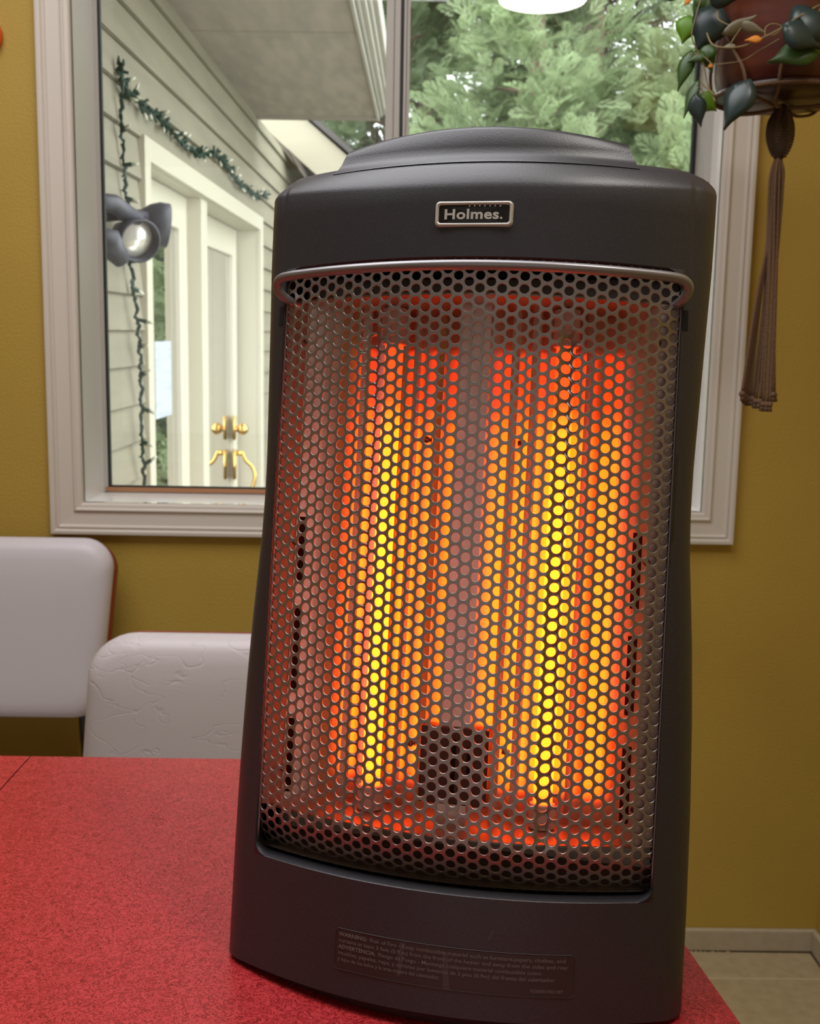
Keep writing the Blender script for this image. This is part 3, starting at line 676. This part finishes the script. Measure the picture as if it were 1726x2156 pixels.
for (v, m_) in ((V1, 0), (V0, 1)):
    uu = np.linspace(-.134, .134, 21); lo, hi = (v, v+.0012) if m_ == 0 else (v-.0012, v)
    vv = [flat_(u, lipy(u), z) for z in (lo, hi) for u in uu]+[flat_(u, .032, z) for z in (lo, hi) for u in uu]
    N_ = 21; ff = []
    for i in range(N_-1):
        ff += [(i, i+1, N_+i+1, N_+i), (i, 2*N_+i, 2*N_+i+1, i+1), (N_+i, N_+i+1, 3*N_+i+1, 3*N_+i)]
    MB().add(vv, ff).build('inner_shelf', M['dullmetal'], ht)
# lower pan below the shelf, and dark back wall
MB().add([flat_(-.134, .034, -.345), flat_(.134, .034, -.345), flat_(.134, .034, .06), flat_(-.134, .034, .06)], [(0, 1, 2, 3)]).build('inner_back', M['dullmetal'], ht)
MB().add([fr_(u, -.350, .012) for u in np.linspace(-.134, .134, 21)]+[flat_(u, .034, -.345) for u in np.linspace(-.134, .134, 21)], [(i, i+1, 21+i+1, 21+i) for i in range(20)]).build('drip_pan', M['dullmetal'], ht)
def interp_y(u): return float(np.interp(u, [p[0] for p in poly], [p[1] for p in poly]))
for (u0, u1, vs) in ((-.1215, -.1160, ((-.163, -.117), (-.240, -.182), (-.312, -.260))), (.1120, .1175, ((-.166, -.116), (-.236, -.184), (-.306, -.256)))):
    for a, c_ in vs:
        MB().add([flat_(u, interp_y(u)-.0006, v) for u, v in ((u0, a), (u1, a), (u1, c_), (u0, c_))], [(0, 1, 2, 3)]).build('vent_slot', M['slot'], rfl)
for s in (-1, 1):
    P = [flat_(s*.0605, .0125, v) for v in np.linspace(-.318, .024, 40)]
    tq = MB().tube(P, .0066, 16).build('quartz_tube', M['quartz'], ht, smooth=True)
    for v0, v1 in ((.008, .034), (-.320, -.303)):
        MB().tube([flat_(s*.0605, .0125, v0), flat_(s*.0605, .0125, v1)], .0090, 16).build('end_cap', M['ceramic'], tq, smooth=False, bevel=.001)
    for v in (-.02, -.05, -.28):
        pass
    for u, v in ((s*.1215, .008), (s*.1215, -.135), (s*.1215, -.295), (s*.034, -.058), (s*.034, -.272)):
        y = interp_y(u); q = MB().lathe([(.0001, 0), (.0018, .0002), (.0024, .0010), (.0024, .002)], 12).build('screw', M['dullmetal'], rfl, smooth=True); q.location = flat_(u, y-.0015, v); q.rotation_euler = (-math.pi/2-LEAN+math.pi, 0, 0)
# junction box in front of the central ridge
cb = MB(); cb.box((-.0225, -.0075, -.306), (.0245, .006, -.254), lambda u, y, v: flat_(u, y, v)); cb.build('control_box', mat('dark_brown_steel', (.085, .06, .05), .45, .6), ht, bevel=.001)
cs_ = MB(); cs_.box((-.001, -.0080, -.300), (.0022, -.007, -.262), lambda u, y, v: flat_(u, y, v)); cs_.box((.010, -.0080, -.284), (.0135, -.007, -.266), lambda u, y, v: flat_(u, y, v)); cs_.build('control_slot', M['slot'], ht)

# lettering
def text_mesh(body, size, bold=0., space=1.0, res=3):
    cu = bpy.data.curves.new('t', 'FONT'); cu.body = body; cu.size = size; cu.resolution_u = res; cu.offset = bold; cu.space_character = space
    o = bpy.data.objects.new('t', cu); C.objects.link(o); dg = bpy.context.evaluated_depsgraph_get(); me = bpy.data.meshes.new_from_object(o.evaluated_get(dg))
    v = [tuple(x.co) for x in me.vertices]; f = [tuple(p.vertices) for p in me.polygons]
    bpy.data.objects.remove(o); bpy.data.meshes.remove(me); return v, f
def width(v): return max(p[0] for p in v)-min(p[0] for p in v)
def rrect(u0, u1, v0, v1, r, n=6):
    pts = []
    for cx, cv, a0 in ((u1-r, v1-r, 0), (u0+r, v1-r, 90), (u0+r, v0+r, 180), (u1-r, v0+r, 270)):
        pts += [(cx+r*math.cos(math.radians(a0+90*k/n)), cv+r*math.sin(math.radians(a0+90*k/n))) for k in range(n+1)]
    return pts
# badge
bu0, bu1, bv0, bv1 = -.0240, .0270, .0755, .0922
rim = MB(); rings = [(0, .0), (.0003, -.0016), (.0010, -.0022), (.0018, -.0022), (.0025, -.0010)]
V = []
for d, o in rings: V += [fr_(u, v, o) for u, v in rrect(bu0+d, bu1-d, bv0+d, bv1-d, .0030-d*.6)]
n = 28; rim.add(V, [(i*n+j, i*n+(j+1) % n, (i+1)*n+(j+1) % n, (i+1)*n+j) for i in range(len(rings)-1) for j in range(n)])
bdg = rim.build('badge', M['badge'], ht, smooth=True)
pts = rrect(bu0+.0020, bu1-.0020, bv0+.0020, bv1-.0020, .0018)
uc = (bu0+bu1)/2
MB().add([fr_(u, v, -.0010) for u, v in pts]+[fr_(uc, (bv0+bv1)/2, -.0012)], [(i, (i+1) % 28, 28) for i in range(28)]).build('badge_plate', M['black'], bdg)['label'] = 'black enamel badge face'
tv, tf = text_mesh('Holmes', .0098, .00028, 1.06, 4); wd = width(tv); sc = .0355/wd
L_ = MB(); L_.add([fr_(-.0180+x*sc, .0803+y*.92, -.0018) for x, y, z in tv], tf)
for k in range(7):
    cu_, cv_ = .0000+.0033*k-.0012, .0886; L_.add([fr_(cu_+.00045*math.cos(a), cv_+.00045*math.sin(a), -.0018) for a in np.linspace(0, 2*math.pi, 9)[:-1]], [tuple(range(8))])
L_.add([fr_(.0195+.0008*math.cos(a), .0808+.0008*math.sin(a), -.0018) for a in np.linspace(0, 2*math.pi, 9)[:-1]], [tuple(range(8))])
L_.build('badge_lettering', M['badge'], bdg)
# warning label
lb = MB(); pts = rrect(-.0668, .0900, -.4130, -.3865, .0030)
lu = np.linspace(-.0660, .0892, 24)
o_ = -.0004
V = [fr_(u, v, o_) for v in (-.4125, -.3870) for u in lu]; lb.add(V, [(i, i+1, 25+i, 24+i) for i in range(23)])
lab = lb.build('warning_label', M['sticker'], ht, smooth=True); lab['label'] = 'clear sticker with small grey warning text'
ed = MB(); pp2 = []
for i in range(len(pts)):
    a, c_ = pts[i], pts[(i+1) % len(pts)]; nseg = max(1, int(abs(c_[0]-a[0])/.006)); pp2 += [(a[0]+(c_[0]-a[0])*t/nseg, a[1]+(c_[1]-a[1])*t/nseg) for t in range(nseg)]
ed.tube([fr_(u, v, -.0004) for u, v in pp2+pp2[:1]], .00022, 5, False); ed.build('label_edge', M['stickeredge'], lab)
lines = [("WARNING:", " Risk of Fire - Keep combustible material such as furniture,papers, clothes, and", .0845), ("", "curtains at least 3 feet (0.9 m) from the front of the heater and away from the sides and rear", .0865),
         ("ADVERTENCIA.", " Riesgo de Fuego - Mantenga cualquiere material combustible como", .0700), ("", "muebles, papeles, ropa, y cortinas por lomenos de 3 pies (0.9m) del frente del calentador", .0785), ("", "y lejos de los lados y la area trasera del calentador.", .0060)]
T = MB(); u0 = -.0640
for k, (bt, rt_, uend) in enumerate(lines):
    vb = -.3912-.00405*k
    total = uend-u0; x0 = 0
    segs = []
    for body, bold in ((bt, .00012), (rt_, .00002)):
        if not body: continue
        tv, tf = text_mesh(body, .0046, bold, 1., 2); wv = max(p[0] for p in tv); segs.append((tv, tf, x0)); x0 += wv+.0008
    sc = total/x0
    for tv, tf, xo in segs: T.add([fr_(u0+(x+xo)*sc, vb+y*.78, -.0007) for x, y, z in tv], tf)
tv, tf = text_mesh('9200001002187', .0040, .00002, 1., 2); sc = .0200/width(tv); T.add([fr_(.0630+x*sc, -.4105+y*.75, -.0007) for x, y, z in tv], tf)
T.build('label_lettering', M['ink'], lab)
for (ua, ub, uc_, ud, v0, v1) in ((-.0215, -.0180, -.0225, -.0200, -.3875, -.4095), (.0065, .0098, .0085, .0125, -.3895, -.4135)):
    MB().add([fr_(ua, v0, -.00055), fr_(ub, v0, -.00055), fr_(ud, v1, -.00055), fr_(uc_, v1, -.00055)], [(0, 1, 2, 3)]).build('label_streak', M['scuff_streak'], lab)  # two greyer strips laid across the label
MB().add([fr_(.0345, -.3795, -.0003), fr_(.0372, -.3728, -.0003), fr_(.0385, -.3733, -.0003), fr_(.0365, -.3797, -.0003)], [(0, 1, 2, 3)]).build('scuff_mark', M['scuff_streak'], ht)

# ------------------------------------------------------------------ hanging planter
PC = Vector((.527, 1.55, 1.533)); PR = .100
pot = empty('hanging_pot', tuple(PC), label='oxblood glazed round pot hanging in a macrame sling by the window', cat='plant pot')
MB().lathe([(.001, .004), (.078, .004), (.090, .012), (.0945, .030), (.096, .06), (.0985, .10), (.101, .15), (.106, .155), (.106, .172), (.100, .174), (.096, .165), (.001, .150)], 48).build('pot_body', M['pot'], pot, smooth=True)
MB().lathe([(.001, -.005), (.070, -.004), (.086, -.001), (.0925, .004), (.0930, .009), (.089, .009), (.084, .004), (.001, .003)], 48).build('saucer', mat('dark_glazed_saucer', (.035, .012, .008), .35), pot, smooth=True)
mc = empty('macrame_hanger', tuple(PC), label='brown jute macrame hanger with long knotted tassel below the pot', cat='plant hanger')
KX, KY = -.006, -.012
sg_ = MB()
for k in range(4):
    a = math.pi/4+k*math.pi/2+.15
    for s in (-.28, .28):
        q = [(KX, KY, -.012), (.05*math.cos(a+s*.3), .05*math.sin(a+s*.3), -.012), (.088*math.cos(a+s*.8), .088*math.sin(a+s*.8), -.001), (.100*math.cos(a+s), .100*math.sin(a+s), .030), (.101*math.cos(a+s*2.2), .101*math.sin(a+s*2.2), .075), (.106*math.cos(a+.785*np.sign(s)), .106*math.sin(a+.785*np.sign(s)), .125), (.112*math.cos(a+.785*np.sign(s)), .112*math.sin(a+.785*np.sign(s)), .18), (.02, .02, .62)]
        sg_.tube(smooth_pts(q, 6), .0024, 6)
sg_.tube([(.095*math.cos(t), .095*math.sin(t), .003) for t in np.linspace(0, 2*math.pi, 40)], .0026, 6)
sg_.tube([(.02, .02, .62), (.02, .02, H-PC.z)], .003, 6)
sg_.build('sling_cord', M['jute'], mc, smooth=True)
kn = MB()
for s, y0 in ((-.0085, -.004), (.0085, .003), (0, -.008)):
    for t in range(2): kn.tube(smooth_pts([(KX+.002, KY, -.008), (KX+s*1.35, KY+y0, -.028), (KX+s*1.5, KY+y0, -.048), (KX+s*.9, KY+y0, -.068), (KX, KY, -.082)], 8), [.003+.0052*math.sin(math.pi*min(1, i/32)) for i in range(33)], 8)
for i in range(16):
    z = -.018-.0038*i; r = .0185*math.sin(math.pi*(i+2.5)/20)**.7
    kn.tube([(KX+r*math.cos(t), KY+r*.75*math.sin(t), z+.002*math.sin(3*t)) for t in np.linspace(0, 2*math.pi, 18)], .0019, 5)
kn.build('wrapped_knot', mat('dark_jute', (.095, .06, .035), .9, bump=(400, .8)), mc, smooth=True)
for k in range(13):
    a = k*2.4; r0 = .004+.006*((k*37) % 10)/10; xe = KX-.008+.022*((k*5) % 13-6)/6.; ye = KY+.012*math.sin(a); zl = -.405-.014*((k*7) % 5)/4.
    P = smooth_pts([(KX+.5*r0*math.cos(a), KY+r0*.5*math.sin(a), -.080), (KX+r0*1.2*math.cos(a), KY+r0*math.sin(a), -.12), (KX+(xe-KX)*.55+.002*math.sin(a*3), KY+(ye-KY)*.6, -.26), (xe, ye, zl)], 7)
    st_ = MB().tube(P, .0023, 6); st_.ball((xe, ye, zl), .0048, 6); st_.tube([(xe, ye, zl), (xe+.002*math.cos(a), ye, zl-.010)], [.003, .0038], 6)
    st_.build('tassel_strand', M['jute'], mc, smooth=True)

pl = empty('trailing_plant', tuple(PC+Vector((0, 0, .15))), label='trailing vine with dark heart shaped leaves spilling from the hanging pot', cat='plant')
p0 = pl.location.copy()
def leaf_obj(tip, root, wid, m, cup=.25, tilt=0., y=0.):
    a = Vector(root); b_ = Vector(tip); d = b_-a; L = d.length; d.normalize(); side = d.cross(Vector((0, 1, 0))).normalized(); nrm = side.cross(d).normalized()
    side = (Matrix.Rotation(tilt, 3, d) @ side); nrm = (Matrix.Rotation(tilt, 3, d) @ nrm)
    V = []; Fc = []; N = 12; prof = [0.0, .50, .84, .98, 1.0, .95, .85, .71, .54, .36, .20, .09, .0]
    for i in range(N+1):
        t = i/N; w_ = prof[i]*wid/2
        for j, s in enumerate((-1, -.5, 0, .5, 1)):
            lobe = -.10*L*abs(s) if i < 3 else 0
            V.append(a-p0+d*(t*L+lobe*(1-i/3 if i < 3 else 0))+side*(w_*s)+nrm*(cup*wid*(.5*s*s-.12*math.sin(t*math.pi)*2)+.10*L*t*t))
    Fc = [(i*5+j, i*5+j+1, (i+1)*5+j+1, (i+1)*5+j) for i in range(N) for j in range(4)]
    o = mesh('leaf', V, Fc, m, pl, smooth=True); s_ = o.modifiers.new('s', 'SOLIDIFY'); s_.thickness = .0006; return o
leaves = [  # tip px, root px, width px, depth y, material, tilt
 ((1437, 88), (1452, 38), 36, 1.50, 'leaf_lit', .2), ((1466, 105), (1512, 20), 58, 1.49, 'leaf_dark', .2), ((1462, 55), (1490, -18), 30, 1.50, 'leaf_green', .3),
 ((1426, 186), (1453, 114), 24, 1.50, 'leaf_green', .4), ((1450, 128), (1482, 112), 20, 1.49, 'leaf_green', .3), ((1437, 243), (1466, 176), 19, 1.50, 'leaf_green', .7),
 ((1475, 264), (1464, 206), 27, 1.49, 'leaf_dark', .3), ((1508, 232), (1476, 204), 34, 1.50, 'leaf_lit', .2), ((1524, 264), (1572, 176), 48, 1.42, 'leaf_dark', .5),
 ((1583, 178), (1548, 205), 30, 1.43, 'leaf_dark', .5), ((1660, 82), (1722, 30), 66, 1.42, 'leaf_dark', .2), ((1622, 122), (1718, 96), 48, 1.43, 'leaf_green', .4), ((1730, 95), (1660, 55), 50, 1.415, 'leaf_dark', -.2),
 ((1594, 36), (1530, 68), 20, 1.42, 'leaf_pale', .6), ((1612, 70), (1560, 52), 16, 1.42, 'leaf_pale', .5), ((1436, -6), (1400, -14), 18, 1.50, 'leaf_green', .2), ((1478, 132), (1494, 96), 28, 1.49, 'leaf_green', .4),
 ((1500, 150), (1484, 106), 24, 1.50, 'leaf_green', .2), ((1510, 30), (1478, -20), 40, 1.50, 'leaf_green', -.2), ((1560, -6), (1500, -20), 44, 1.44, 'leaf_dark', .1),
 ((1570, 83), (1600, 82), 11, 1.415, 'leaf_orange', .2), ((1440, 10), (1452, -2), 8, 1.49, 'leaf_orange', .2), ((1490, 142), (1500, 136), 7, 1.49, 'leaf_orange', .2), ((1520, 100), (1545, 96), 8, 1.42, 'leaf_pale', .2)]
for tip, root, wpx, y, m, tl in leaves:
    a, b_ = at(*tip, y=y), at(*root, y=y); leaf_obj(a+(a-b_)*.04, b_-(a-b_)*.04, wpx*y/F_PX*1.35, M[m], .22, tl)
stems = [([(1480, -20, 1.49), (1466, 30, 1.49), (1456, 75, 1.49), (1470, 112, 1.49), (1482, 140, 1.49), (1490, 180, 1.49), (1506, 214, 1.47)], 2.2), ([(1488, 70, 1.45), (1498, 92, 1.43), (1520, 100, 1.42), (1560, 98, 1.42), (1600, 82, 1.42), (1640, 62, 1.42), (1680, 36, 1.42), (1726, 10, 1.43)], 2.6),
         ([(1610, 76, 1.42), (1612, 58, 1.42), (1626, 50, 1.42), (1645, 56, 1.42), (1632, 72, 1.42), (1610, 74, 1.42)], 1.8), ([(1535, 98, 1.42), (1545, 80, 1.42), (1560, 58, 1.42)], 1.8), ([(1452, 114, 1.49), (1476, 116, 1.49), (1500, 136, 1.48)], 1.6),
         ([(1466, 178, 1.49), (1478, 190, 1.49), (1482, 205, 1.49), (1470, 206, 1.49)], 1.6), ([(1478, 145, 1.49), (1475, 170, 1.49), (1492, 190, 1.48), (1505, 200, 1.47)], 2), ([(1512, 10, 1.46), (1512, 40, 1.43), (1540, 55, 1.42)], 2), ([(1500, 136, 1.47), (1560, 128, 1.43), (1600, 105, 1.425), (1640, 82, 1.42)], 1.3)]
for ps, wpx in stems: MB().tube(smooth_pts([at(x, y_, y=d)-p0 for x, y_, d in ps], 6), wpx*1.0/F_PX, 6).build('stem', M['stem'], pl, smooth=True)
